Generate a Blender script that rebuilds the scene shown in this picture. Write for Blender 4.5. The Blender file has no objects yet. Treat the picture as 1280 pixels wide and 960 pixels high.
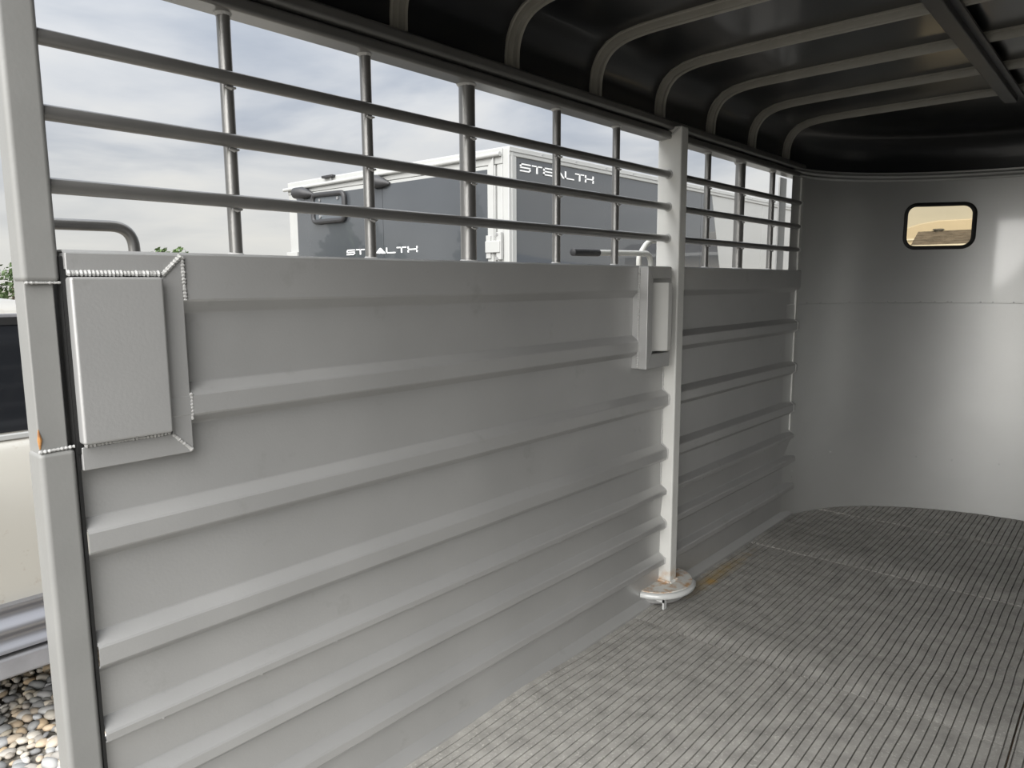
import bpy, bmesh, math, random
from mathutils import Vector, Matrix, noise
random.seed(7)
S = bpy.context.scene
COL = S.collection
PI = math.pi

# ------------------------------------------------------------------ camera
FPX = 902.67
yaw, pitch, roll = .718276, -.139127, -.0046047
F = Vector((-math.sin(yaw)*math.cos(pitch), math.cos(yaw)*math.cos(pitch), math.sin(pitch)))
Rt = Vector((math.cos(yaw), math.sin(yaw), 0)); Up = Rt.cross(F)
r_ = Rt*math.cos(roll)+Up*math.sin(roll); u_ = -Rt*math.sin(roll)+Up*math.cos(roll)
cam = bpy.data.objects.new('camera', bpy.data.cameras.new('camera'))
COL.objects.link(cam)
cam.data.sensor_width = 36; cam.data.lens = FPX/1280*36
cam.data.clip_start = .02; cam.data.clip_end = 2000
M = Matrix.Identity(4)
for i in range(3):
    M[i][0] = r_[i]; M[i][1] = u_[i]; M[i][2] = -F[i]
M[0][3], M[1][3], M[2][3] = 1.3216, 0, 1.2
cam.matrix_world = M
S.camera = cam

# ------------------------------------------------------------------ view + sky + soft sun
S.view_settings.view_transform = 'Standard'; S.view_settings.look = 'None'
S.view_settings.gamma = 1; S.view_settings.use_curve_mapping = False
S.view_settings.exposure = 0.0
SKY = .93
SUN = 7.8
w = bpy.data.worlds.new('overcast_sky'); S.world = w; w.use_nodes = True
nt = w.node_tree; N = nt.nodes; L = nt.links; N.clear()
def nd(t, **k):
    n = N.new(t)
    for a, b in k.items(): setattr(n, a, b)
    return n
def ramp(n, pts):
    e = n.color_ramp.elements
    while len(e) > 1: e.remove(e[-1])
    for i, (p, c) in enumerate(pts):
        q = e[0] if i == 0 else e.new(p)
        q.position = p; q.color = (*c, 1)
tc = nd('ShaderNodeTexCoord'); sep = nd('ShaderNodeSeparateXYZ'); L.new(tc.outputs['Generated'], sep.inputs[0])
mx = nd('ShaderNodeMath', operation='MAXIMUM'); L.new(sep.outputs['Z'], mx.inputs[0]); mx.inputs[1].default_value = 0
ad = nd('ShaderNodeMath', operation='ADD'); L.new(mx.outputs[0], ad.inputs[0]); ad.inputs[1].default_value = .16
dv = []
for ax in 'XY':
    d = nd('ShaderNodeMath', operation='DIVIDE'); L.new(sep.outputs[ax], d.inputs[0]); L.new(ad.outputs[0], d.inputs[1]); dv.append(d)
cb = nd('ShaderNodeCombineXYZ'); L.new(dv[0].outputs[0], cb.inputs[0]); L.new(dv[1].outputs[0], cb.inputs[1])
n1 = nd('ShaderNodeTexNoise'); n1.inputs['Scale'].default_value = 1.05; n1.inputs['Detail'].default_value = 7; n1.inputs['Roughness'].default_value = .5
n1.inputs['Distortion'].default_value = .3
mp = nd('ShaderNodeMapping'); mp.inputs['Location'].default_value = (2.3, .8, 0); L.new(cb.outputs[0], mp.inputs[0]); L.new(mp.outputs[0], n1.inputs['Vector'])
rc = nd('ShaderNodeValToRGB'); L.new(n1.outputs[0], rc.inputs[0])
ramp(rc, [(.33, (.42, .48, .58)), (.43, (.58, .63, .71)), (.53, (.78, .81, .85)), (.66, (.95, .95, .93))])
hz = nd('ShaderNodeValToRGB'); L.new(mx.outputs[0], hz.inputs[0])
ramp(hz, [(0, (.95,)*3), (.09, (.55,)*3), (.2, (0,)*3)])
mixh = nd('ShaderNodeMix', data_type='RGBA'); L.new(hz.outputs[0], mixh.inputs[0]); L.new(rc.outputs[0], mixh.inputs[6]); mixh.inputs[7].default_value = (.93, .92, .86, 1)
# overcast skies brighten steadily towards the zenith
zq = nd('ShaderNodeMath', operation='POWER'); L.new(mx.outputs[0], zq.inputs[0]); zq.inputs[1].default_value = 2
zb = nd('ShaderNodeMath', operation='MULTIPLY_ADD'); L.new(zq.outputs[0], zb.inputs[0]); zb.inputs[1].default_value = 1.9*SKY; zb.inputs[2].default_value = .88*SKY
bg = nd('ShaderNodeBackground'); L.new(mixh.outputs[2], bg.inputs[0]); L.new(zb.outputs[0], bg.inputs[1])
L.new(bg.outputs[0], nd('ShaderNodeOutputWorld').inputs[0])

sd = bpy.data.lights.new('veiled_sun', 'SUN'); sd.energy = SUN; sd.angle = math.radians(75); sd.color = (1, .98, .95)
so = bpy.data.objects.new('veiled_sun', sd); COL.objects.link(so)
sun_from = Vector((.36, -1.0, .80))
so.rotation_euler = sun_from.to_track_quat('Z', 'Y').to_euler()

# ------------------------------------------------------------------ materials
MATS = {}
def mat(name, col, rough=.5, metal=0, spec=.5, coat=0, coat_r=.1, var=.0, vscale=6, bump=0, bscale=60, speck=None):
    if name in MATS: return MATS[name]
    m = bpy.data.materials.new(name); m.use_nodes = True; MATS[name] = m
    t = m.node_tree; b = t.nodes['Principled BSDF']
    b.inputs['Base Color'].default_value = (*col, 1); b.inputs['Roughness'].default_value = rough
    b.inputs['Metallic'].default_value = metal; b.inputs['Specular IOR Level'].default_value = spec
    b.inputs['Coat Weight'].default_value = coat; b.inputs['Coat Roughness'].default_value = coat_r
    tcn = t.nodes.new('ShaderNodeTexCoord')
    if var:
        n = t.nodes.new('ShaderNodeTexNoise'); n.inputs['Scale'].default_value = vscale; n.inputs['Detail'].default_value = 6
        t.links.new(tcn.outputs['Object'], n.inputs['Vector'])
        r = t.nodes.new('ShaderNodeValToRGB'); t.links.new(n.outputs[0], r.inputs[0])
        e = r.color_ramp.elements
        e[0].position = .3; e[0].color = tuple(c*(1-var) for c in col)+(1,)
        e[1].position = .7; e[1].color = tuple(min(1, c*(1+var)) for c in col)+(1,)
        t.links.new(r.outputs[0], b.inputs['Base Color'])
        m['ramp'] = r.name
    if bump:
        n = t.nodes.new('ShaderNodeTexNoise'); n.inputs['Scale'].default_value = bscale; n.inputs['Detail'].default_value = 3
        t.links.new(tcn.outputs['Object'], n.inputs['Vector'])
        bp = t.nodes.new('ShaderNodeBump'); bp.inputs['Strength'].default_value = bump; bp.inputs['Distance'].default_value = .002
        t.links.new(n.outputs[0], bp.inputs['Height']); t.links.new(bp.outputs[0], b.inputs['Normal'])
    return m
def basecolor_src(m):
    b = m.node_tree.nodes['Principled BSDF']
    lk = b.inputs['Base Color'].links
    return lk[0].from_socket if lk else None
def add_spots(m, col, scale, lo, hi, amount, zfade=None):
    """scattered stains: noise mask mixed over the base colour"""
    t = m.node_tree; b = t.nodes['Principled BSDF']; src = basecolor_src(m); c0 = tuple(b.inputs['Base Color'].default_value)
    tcn = t.nodes.new('ShaderNodeTexCoord')
    n = t.nodes.new('ShaderNodeTexNoise'); n.inputs['Scale'].default_value = scale; n.inputs['Detail'].default_value = 5; n.inputs['Roughness'].default_value = .65
    t.links.new(tcn.outputs['Object'], n.inputs['Vector'])
    mr = t.nodes.new('ShaderNodeMapRange'); mr.inputs['From Min'].default_value = lo; mr.inputs['From Max'].default_value = hi; mr.inputs['To Max'].default_value = amount
    t.links.new(n.outputs[0], mr.inputs['Value']); fac = mr.outputs[0]
    if zfade:
        sp = t.nodes.new('ShaderNodeSeparateXYZ'); t.links.new(tcn.outputs['Object'], sp.inputs[0])
        m2 = t.nodes.new('ShaderNodeMapRange'); m2.inputs['From Min'].default_value = zfade[0]; m2.inputs['From Max'].default_value = zfade[1]
        m2.inputs['To Min'].default_value = 1; m2.inputs['To Max'].default_value = 0
        t.links.new(sp.outputs['Z'], m2.inputs['Value'])
        mm = t.nodes.new('ShaderNodeMath'); mm.operation = 'MULTIPLY'; t.links.new(fac, mm.inputs[0]); t.links.new(m2.outputs[0], mm.inputs[1]); fac = mm.outputs[0]
    mi = t.nodes.new('ShaderNodeMix'); mi.data_type = 'RGBA'; t.links.new(fac, mi.inputs[0])
    if src: t.links.new(src, mi.inputs[6])
    else: mi.inputs[6].default_value = c0
    mi.inputs[7].default_value = (*col, 1)
    t.links.new(mi.outputs[2], b.inputs['Base Color'])
    return m
GREY = (.42, .42, .415)
paint = mat('grey_paint', GREY, .38, metal=.45, spec=.4, coat=.15, coat_r=.22, var=.05, vscale=3.5, bump=.12, bscale=180)
add_spots(paint, (.27, .265, .25), 9, .62, .8, .5)
nosepaint = mat('nose_paint', (.56, .565, .555), .40, metal=.7, spec=.5, coat=1, coat_r=.07, var=.05, vscale=2.5)
tubeshade = mat('tube_paint_with_shade', (.20, .197, .19), .32, metal=.6, spec=.5, coat=.3, coat_r=.2, var=.06, vscale=14, bump=.1, bscale=200)  # the wall's grey paint, darkened so the tubes carry their shade in the colour
postpaint = mat('post_paint', (.22, .22, .212), .45, metal=0, spec=.45, var=.05, vscale=8, bump=.1, bscale=150)
lightpost = mat('light_post_paint', (.52, .52, .50), .45, spec=.45, var=.05, vscale=8)
rustpost = mat('rusty_post_paint', (.58, .58, .555), .45, metal=0, spec=.45, var=.05, vscale=8)
add_spots(rustpost, (.42, .22, .07), 24, .44, .60, .95, (.06, .13))
weld = mat('weld_bead', (.40, .40, .39), .4, spec=.6, bump=.6, bscale=250)
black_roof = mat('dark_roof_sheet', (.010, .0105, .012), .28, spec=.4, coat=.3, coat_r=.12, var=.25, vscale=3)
bowpaint = mat('roof_bow_paint', (.24, .23, .20), .4, var=.1, vscale=10)
beampaint = mat('beam_paint', (.035, .036, .04), .4, var=.15, vscale=8)
gasket_m = mat('black_rubber', (.008, .008, .008), .55)
white_alu = mat('white_trailer_skin', (.36, .365, .355), .35, spec=.5, coat=.3, var=.03, vscale=3)
white_trim = mat('white_trim_metal', (.37, .375, .365), .3, spec=.5, var=.04, vscale=6)
charcoal = mat('charcoal_trailer_skin', (.055, .06, .066), .12, spec=.6, coat=1, coat_r=.02, var=.06, vscale=2)
darkplastic = mat('dark_plastic', (.03, .03, .032), .5, bump=.3, bscale=120)
platefill = mat('plate_backing', (.09, .10, .11), .3)
letter_m = mat('white_vinyl', (.85, .86, .86), .4)
handle_m = mat('white_handle_paint', (.62, .62, .58), .35, spec=.6)
bright_rim = mat('foot_rim_paint', (.50, .51, .50), .3, spec=.7, coat=.5, coat_r=.1)
steel_m = mat('galvanised_screw', (.5, .5, .5), .35, metal=.8)
wood_m = mat('deck_plank_wood', (.16, .11, .07), .8, var=.3, vscale=12)
rubber = mat('rubber_mat', (.30, .292, .272), .75, spec=.3, var=.22, vscale=16, bump=.5, bscale=220)
add_spots(rubber, (.36, .35, .32), 11, .56, .78, .7)
add_spots(rubber, (.50, .49, .45), 120, .57, .68, .8)
add_spots(rubber, (.30, .20, .07), 5, .69, .78, .5)
def add_stain(m, col, centre, size, amount):
    t = m.node_tree; b = t.nodes['Principled BSDF']; src = basecolor_src(m)
    tcn = t.nodes.new('ShaderNodeTexCoord'); mpn = t.nodes.new('ShaderNodeMapping'); mpn.vector_type = 'TEXTURE'
    mpn.inputs['Location'].default_value = centre; mpn.inputs['Scale'].default_value = size
    t.links.new(tcn.outputs['Object'], mpn.inputs[0])
    ln = t.nodes.new('ShaderNodeVectorMath'); ln.operation = 'LENGTH'; t.links.new(mpn.outputs[0], ln.inputs[0])
    n = t.nodes.new('ShaderNodeTexNoise'); n.inputs['Scale'].default_value = 30; n.inputs['Detail'].default_value = 4; t.links.new(tcn.outputs['Object'], n.inputs['Vector'])
    sb = t.nodes.new('ShaderNodeMath'); sb.operation = 'ADD'; t.links.new(ln.outputs['Value'], sb.inputs[0]); t.links.new(n.outputs[0], sb.inputs[1])
    mr = t.nodes.new('ShaderNodeMapRange'); mr.inputs['From Min'].default_value = .55; mr.inputs['From Max'].default_value = 1.4; mr.inputs['To Min'].default_value = amount; mr.inputs['To Max'].default_value = 0
    t.links.new(sb.outputs[0], mr.inputs['Value'])
    mi = t.nodes.new('ShaderNodeMix'); mi.data_type = 'RGBA'; t.links.new(mr.outputs[0], mi.inputs[0]); t.links.new(src, mi.inputs[6]); mi.inputs[7].default_value = (*col, 1)
    t.links.new(mi.outputs[2], b.inputs['Base Color'])
add_stain(rubber, (.36, .25, .08), (.075, 2.72, 0), (.05, .42, .2), .6)
add_stain(rubber, (.48, .30, .09), (.085, 2.63, 0), (.03, .05, .2), .9)
car_paint = mat('beige_car_paint', (.40, .385, .345), .3, spec=.5, coat=.8, coat_r=.05)
add_spots(car_paint, (.25, .19, .13), 14, .62, .72, .6)
car_glass = mat('dark_car_glass', (.012, .013, .015), .06, spec=.7)
chrome = mat('brushed_sill', (.26, .26, .275), .4, metal=.7)
car_grey = mat('grey_car_trim', (.20, .20, .21), .4, var=.15, vscale=9)
tyre_m = mat('tyre_rubber', (.02, .02, .02), .8)
leaf_m = mat('tree_leaf', (.06, .10, .03), .7, var=.45, vscale=.8)
bark_m = mat('tree_bark', (.08, .06, .04), .9)
hill_m = mat('far_hills', (.10, .12, .15), .95, var=.2, vscale=.02)
shingle_m = mat('dark_shingles', (.055, .048, .045), .9, var=.45, vscale=7)
siding_m = mat('cream_siding', (.27, .25, .215), .7, var=.04, vscale=2)
def mat_glass(name, tint):
    m = bpy.data.materials.new(name); m.use_nodes = True; t = m.node_tree; t.nodes.clear()
    tr = t.nodes.new('ShaderNodeBsdfTransparent'); tr.inputs[0].default_value = (*tint, 1)
    gl = t.nodes.new('ShaderNodeBsdfGlossy'); gl.inputs['Roughness'].default_value = .03
    fr = t.nodes.new('ShaderNodeFresnel'); fr.inputs[0].default_value = 1.4
    mi = t.nodes.new('ShaderNodeMixShader'); o = t.nodes.new('ShaderNodeOutputMaterial')
    t.links.new(fr.outputs[0], mi.inputs[0]); t.links.new(tr.outputs[0], mi.inputs[1]); t.links.new(gl.outputs[0], mi.inputs[2]); t.links.new(mi.outputs[0], o.inputs[0])
    return m
tint_glass = mat_glass('amber_tinted_glass', (1.0, .85, .58))
# pebbles: colour differs from stone to stone
peb = bpy.data.materials.new('river_pebbles'); peb.use_nodes = True
t = peb.node_tree; b = t.nodes['Principled BSDF']; b.inputs['Roughness'].default_value = .65
oi = t.nodes.new('ShaderNodeObjectInfo'); ge = t.nodes.new('ShaderNodeNewGeometry')
sm = t.nodes.new('ShaderNodeMath'); sm.operation = 'ADD'; t.links.new(oi.outputs['Random'], sm.inputs[0]); t.links.new(ge.outputs['Random Per Island'], sm.inputs[1])
fr = t.nodes.new('ShaderNodeMath'); fr.operation = 'FRACT'; t.links.new(sm.outputs[0], fr.inputs[0])
cr = t.nodes.new('ShaderNodeValToRGB'); t.links.new(fr.outputs[0], cr.inputs[0])
ramp(cr, [(0, (.20, .20, .20)), (.16, (.42, .42, .41)), (.34, (.62, .47, .30)), (.5, (.32, .33, .33)), (.66, (.72, .62, .46)), (.84, (.46, .47, .48)), (1, (.75, .68, .56))])
t.links.new(cr.outputs[0], b.inputs['Base Color'])
gravel_m = mat('gravel_bed', (.19, .175, .15), .95, var=.5, vscale=60, bump=1, bscale=70)

# ------------------------------------------------------------------ mesh helpers
class MB:
    def __init__(s): s.v = []; s.f = []
    def add(s, vs, fs):
        o = len(s.v); s.v += [tuple(p) for p in vs]; s.f += [tuple(i+o for i in q) for q in fs]; return s
    def box(s, a, b):
        x0, y0, z0 = a; x1, y1, z1 = b
        return s.add([(x0, y0, z0), (x1, y0, z0), (x1, y1, z0), (x0, y1, z0), (x0, y0, z1), (x1, y0, z1), (x1, y1, z1), (x0, y1, z1)],
                     [(0, 3, 2, 1), (4, 5, 6, 7), (0, 1, 5, 4), (1, 2, 6, 5), (2, 3, 7, 6), (3, 0, 4, 7)])
    def tube(s, pts, r, n=12, cap=True):
        pts = [Vector(p) for p in pts]; rs = r if isinstance(r, (list, tuple)) else [r]*len(pts)
        rings = []; prev = None
        for i, p in enumerate(pts):
            d = (pts[min(i+1, len(pts)-1)]-pts[max(i-1, 0)]).normalized()
            if prev is None:
                a = d.orthogonal().normalized()
            else:
                a = (prev-d*prev.dot(d)).normalized()
            prev = a; c = d.cross(a)
            rings.append([p+(a*math.cos(2*PI*k/n)+c*math.sin(2*PI*k/n))*rs[i] for k in range(n)])
        vs = [q for R in rings for q in R]; fs = []
        for i in range(len(pts)-1):
            for k in range(n):
                fs.append((i*n+k, i*n+(k+1) % n, (i+1)*n+(k+1) % n, (i+1)*n+k))
        if cap: fs.append(tuple(range(n-1, -1, -1))); fs.append(tuple((len(pts)-1)*n+k for k in range(n)))
        return s.add(vs, fs)
    def grid(s, rows, close=False):
        """rows: list of equal-length point lists"""
        n = len(rows[0]); fs = []
        for i in range(len(rows)-1):
            for k in range(n if close else n-1):
                fs.append((i*n+k, i*n+(k+1) % n, (i+1)*n+(k+1) % n, (i+1)*n+k))
        return s.add([p for R in rows for p in R], fs)
    def prism(s, poly, axis, a, b):
        """poly: 2-D outline, extruded along axis ('x','y','z') from a to b"""
        def P(q, h):
            return {'x': (h, q[0], q[1]), 'y': (q[0], h, q[1]), 'z': (q[0], q[1], h)}[axis]
        n = len(poly); vs = [P(q, a) for q in poly]+[P(q, b) for q in poly]
        fs = [tuple(range(n-1, -1, -1)), tuple(range(n, 2*n))]+[(i, (i+1) % n, n+(i+1) % n, n+i) for i in range(n)]
        return s.add(vs, fs)
MIRROR = False
def obj(name, mb, m, parent=None, smooth=False, bevel=0, solid=0, angle=35, weldd=False, seg=2, split=0):
    me = bpy.data.meshes.new(name)
    vs = [(2-x, y, z) for x, y, z in mb.v] if MIRROR else mb.v
    me.from_pydata(vs, [], mb.f)
    bm = bmesh.new(); bm.from_mesh(me)
    if weldd: bmesh.ops.remove_doubles(bm, verts=bm.verts, dist=1e-5)
    bmesh.ops.recalc_face_normals(bm, faces=bm.faces)
    if smooth:
        for f in bm.faces: f.smooth = True
        for e in bm.edges:
            e.smooth = not (len(e.link_faces) == 2 and e.calc_face_angle(0) > math.radians(angle))
    bm.to_mesh(me); bm.free()
    if m: me.materials.append(m)
    o = bpy.data.objects.new(name, me); COL.objects.link(o)
    if parent: o.parent = parent
    if solid:
        q = o.modifiers.new('thickness', 'SOLIDIFY'); q.thickness = solid; q.offset = 0
    if split:
        q = o.modifiers.new('crisp_edges', 'EDGE_SPLIT'); q.split_angle = math.radians(split); q.use_edge_sharp = False
    if bevel:
        q = o.modifiers.new('bevel', 'BEVEL'); q.width = bevel; q.segments = seg; q.limit_method = 'ANGLE'; q.angle_limit = math.radians(30)
        q.harden_normals = False
        if not smooth:
            for f in me.polygons: f.use_smooth = True
            q.harden_normals = True
    return o
def share(o, name, loc, parent=None, rot=(0, 0, 0), scale=None):
    c = bpy.data.objects.new(name, o.data); COL.objects.link(c); c.location = loc; c.rotation_euler = rot
    if scale: c.scale = scale
    if parent: c.parent = parent
    return c
def tag(o, label=None, cat=None, group=None, kind=None):
    if label: o['label'] = label
    if cat: o['category'] = cat
    if group: o['group'] = group
    if kind: o['kind'] = kind
    return o
def empty(name, loc=(0, 0, 0)):
    o = bpy.data.objects.new(name, None); COL.objects.link(o); o.location = loc; o.empty_display_size = .1
    return o
def struct(name, label, cat=None, loc=(0, 0, 0)):
    return tag(empty(name, loc), label, cat, kind='structure')
def bead(mb, a, b, r=.005, step=.006):
    a = Vector(a); b = Vector(b); n = max(3, int((b-a).length/step*2))
    pts = [a.lerp(b, i/n) for i in range(n+1)]
    rs = [r*(1 if i % 2 else .68)*random.uniform(.85, 1.15) for i in range(n+1)]
    mb.tube(pts, rs, 7)
def arc(cx, cy, r, a0, a1, n):
    return [(cx+r*math.cos(a0+(a1-a0)*i/n), cy+r*math.sin(a0+(a1-a0)*i/n)) for i in range(n+1)]

# ------------------------------------------------------------------ trailer shell dimensions
W = 2.0; YB = .35; YN = 3.55; NB = .81
def nose(th, off=0.0):
    """point of the rounded nose, th 0 (left) .. pi (right); off moves inwards"""
    return Vector((1-(1-off)*math.cos(th), YN+(NB-off)*math.sin(th)))
def nose_y(x, off=0.0):
    q = max(0, 1-((x-1)/(1-off))**2); return YN+(NB-off)*math.sqrt(q)

# ------------------------------------------------------------------ left and right walls
P_ = .027
RIBS = [(1.019, 1.0005, .964, .946), (.807, .789, .754, .736), (.604, .586, .552, .533)]
prof_up = [(-.028, 1.225), (-.028, 1.251), (-.025, 1.2545), (.019, 1.2545), (.023, 1.251), (.023, 1.174), (.021, 1.170), (.001, 1.150), (0, 1.147)]
def panel_profile():
    p = list(prof_up)
    for a, b, c, d in RIBS:
        p += [(0, a+.002), (.002, a-.001), (P_-.002, b+.001), (P_, b-.002), (P_, c+.002), (P_-.002, c-.001), (.002, d+.001), (0, d-.002)]
    p += [(0, .447), (.002, .444), (P_-.002, .428), (P_, .425), (P_-.001, .412), (.012, .404)]
    return p
def lower_profile():
    p = [(.006, .41), (.010, .4085), (.0105, .404), (.008, .39)]
    for a, b, c, d in [(.323, .305, .283, .265), (.178, .160, .138, .120)]:
        p += [(.002, a+.002), (.004, a-.001), (P_-.002, b+.001), (P_, b-.002), (P_, c+.002), (P_-.002, c-.001), (.004, d+.001), (.002, d-.002)]
    p += [(.002, .030), (.004, .027), (.020, .010), (.024, .004), (.024, -.016)]
    return p
def refine(p, d=.03):
    out = [p[0]]
    for a, b in zip(p, p[1:]):
        l = math.hypot(b[0]-a[0], b[1]-a[1]); n = max(1, int(l/d))
        out += [(a[0]+(b[0]-a[0])*i/n, a[1]+(b[1]-a[1])*i/n) for i in range(1, n+1)]
    return out
DENTS = [(1.40, .69, .09, .05, .004), (.70, 1.125, .02, .03, .0015), (1.30, 1.12, .015, .04, .0015), (.74, 1.045, .02, .04, -.0012), (1.34, 1.04, .012, .05, -.0012), (1.62, .66, .05, .03, -.0025), (.9, .36, .06, .03, -.0015), (1.02, .22, .08, .04, .002)]
def sheet(prof, y0, y1, step=.03, dents=True):
    prof = refine(prof); n = max(2, int((y1-y0)/step)); rows = []
    for j in range(n+1):
        y = y0+(y1-y0)*j/n; row = []
        for x, z in prof:
            dx = 0
            if dents and z < 1.2:
                dx = .0011*noise.noise(Vector((y*2.2, z*5, 3.3)))+.0006*noise.noise(Vector((y*9, z*9, 1.7)))
                for cy, cz, ry, rz, am in DENTS:
                    q = ((y-cy)/ry)**2+((z-cz)/rz)**2
                    if q < 4: dx += am*math.exp(-q)
            row.append((x+dx, y, z))
        rows.append(row)
    return rows
def side_wall(wl, full):
    # corrugated sheets, two bays
    for (y0, y1) in ((.408, 2.362), (2.408, 3.662)):
        p = obj('corrugated_sheet', MB().grid(sheet(panel_profile(), y0 if y0 > 1 else .4068, y1)), paint, wl, smooth=True, solid=.003, angle=14, split=14)
        q = obj('lower_corrugated_sheet', MB().grid(sheet(lower_profile(), y0 if y0 > 1 else .4068, y1+(.035 if y1 > 3 else 0))), paint, wl, smooth=True, solid=.003, angle=14, split=14)
        if full:
            mb = MB()
            yy = y0+.1
            while yy < y1-.05:
                mb.tube([(.0125, yy-.006, .405), (.0145, yy, .4045), (.0125, yy+.006, .405)], [.002, .0042, .002], 8)
                yy += random.uniform(.17, .26)
            obj('tack_weld', mb, weld, q, smooth=True)
    # horizontal rails and uprights
    for z in (1.579, 1.4665, 1.3555):
        for y0, y1 in ((.395, 2.362), (2.408, 3.655)):
            o = obj('rail', MB().tube([(.003, y0, z), (.003, y1, z)], .0125, 16), tubeshade, wl, smooth=True)
            if full:
                obj('weld_collar', MB().tube([(.003, y1-.007, z), (.003, y1-.003, z), (.003, y1+.001, z)], [.0135, .0165, .018], 14), weld, o, smooth=True)
    for y, rr in ((.723, .0125), (1.05, .0125), (1.377, .021), (1.741, .0125), (2.058, .0125), (2.713, .0125), (3.035, .021), (3.364, .0125)):
        o = obj('upright_bar', MB().tube([(-.0105-rr+.001, y, 1.245), (-.0105-rr+.001, y, 1.708)], rr, 16), tubeshade, wl, smooth=True)
        if full:
            mb = MB()
            xx = -.0105-rr
            mb.tube([(xx, y, 1.254), (xx, y, 1.2565), (xx, y, 1.261)], [rr+.006, rr+.004, rr], 14)
            mb.tube([(xx, y, 1.694), (xx, y, 1.699), (xx, y, 1.703)], [rr, rr+.004, rr+.006], 14)
            for z in (1.579, 1.4665, 1.3555):
                mb.tube([(-.008, y-.010, z-.013), (-.007, y, z-.0155), (-.008, y+.010, z-.013)], [.002, .0038, .002], 7)
            obj('weld_bead', mb, weld, o, smooth=True)
    # top rail: two stacked tubes with a groove between
    tr = obj('top_rail', MB().box((-.05, YB, 1.700), (.012, 3.67, 1.727)), tubeshade, wl, bevel=.008, seg=3)
    obj('upper_tube', MB().box((-.05, YB, 1.731), (.022, 3.67, 1.762)), tubeshade, tr, bevel=.010, seg=3)
    obj('groove_strip', MB().box((-.05, YB, 1.722), (-.004, 3.67, 1.736)), beampaint, tr)
    # centre post
    pm = MB().box((-.042, 2.36, .06), (.051, 2.41, 1.742))
    po = obj('centre_post', pm, rustpost, wl, bevel=.006, seg=3)
    return po

wall_left = struct('wall_left', 'grey corrugated lower wall with three round rails and uprights above, on the left')
post = side_wall(wall_left, True)
# welds down the joint of sheets and centre post
mb = MB()
def xprof(z):
    for a, b, c, d in RIBS+[(.323, .305, .283, .265), (.178, .160, .138, .120)]:
        if d < z < a:
            if z > b: return P_*(a-z)/(a-b)
            if z < c: return P_*(z-d)/(c-d)
            return P_
    return 0
zz = .14
pts = []
while zz < .90:
    pts.append((xprof(zz)+.002, 2.357, zz)); zz += .005
mb.tube(pts, [.0035*random.uniform(.6, 1.3) for _ in pts], 6)
obj('weld_bead', mb, weld, post, smooth=True)
mb = MB(); bead(mb, (.012, 2.358, 1.712), (.046, 2.358, 1.738), .004); bead(mb, (-.03, 2.358, 1.699), (.012, 2.358, 1.705), .004)
obj('weld_bead', mb, weld, post, smooth=True)
# half-round foot of the centre post
FC = (-.008, 2.375)
pl = [(FC[0], FC[1]-.142)]+[(FC[0]+.125*math.sin(a), FC[1]-.142*math.cos(a)) for a in [PI*i/24 for i in range(1, 24)]]+[(FC[0], FC[1]+.142)]
foot = obj('foot_plate', MB().prism(pl, 'z', .060, .067), rustpost, post, bevel=.002)
rim = [(FC[0]+.127*math.sin(a), FC[1]-.144*math.cos(a), .052) for a in [PI*(i+1)/34*.97 for i in range(24)]]
obj('foot_rim', MB().tube(rim, .0125, 12), bright_rim, foot, smooth=True)
mb = MB().box((.075, 2.262, .004), (.082, 2.282, .052)); mb.box((.05, 2.262, .030), (.082, 2.266, .052))
obj('foot_tab', mb, bright_rim, foot)
sk = MB().grid([[(FC[0]+.125*math.sin(a)*s, FC[1]-.142*math.cos(a)*s, z) for a in [PI*i/24 for i in range(25)]] for s, z in ((.96, .062), (.80, .012))])
obj('foot_skirt', sk, paint, foot, smooth=True)
mb = MB(); bead(mb, (-.01, 2.357, .070), (.053, 2.357, .070), .006, .008); bead(mb, (.054, 2.358, .070), (.054, 2.41, .070), .006, .008)
obj('weld_bead', mb, rustpost, foot, smooth=True)

# rear door post of the left wall: core with an upper and a lower sleeve
rp = obj('rear_post', MB().box((-.036, .351, -.06), (.014, .393, 1.80)), postpaint, wall_left, bevel=.003)
obj('gap_shade_strip', MB().box((-.036, .4012, -.02), (.0215, .4062, 1.245)), gasket_m, rp)  # black strip standing in for the shaded gap between post and sheet
obj('upper_sleeve', MB().box((-.030, .348, 1.2035), (.022, .4015, 1.80)), postpaint, rp, bevel=.009, seg=4)
obj('lower_sleeve', MB().box((-.038, .348, -.06), (.022, .4015, .935)), postpaint, rp, bevel=.009, seg=4)
mb = MB(); bead(mb, (.019, .349, .936), (.019, .400, .938), .003); bead(mb, (.019, .352, 1.2035), (.019, .402, 1.2035), .0025)
obj('weld_bead', mb, weld, rp, smooth=True)
chip = add_spots(mat('rusty_chip', (.42, .2, .06), .8), (.2, .08, .03), 90, .45, .6, .8)
obj('rust_chip', MB().tube([(.0135, .3525, .940), (.0145, .353, .955), (.0135, .3525, .972)], [.001, .0035, .0008], 8), chip, rp, smooth=True)

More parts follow.
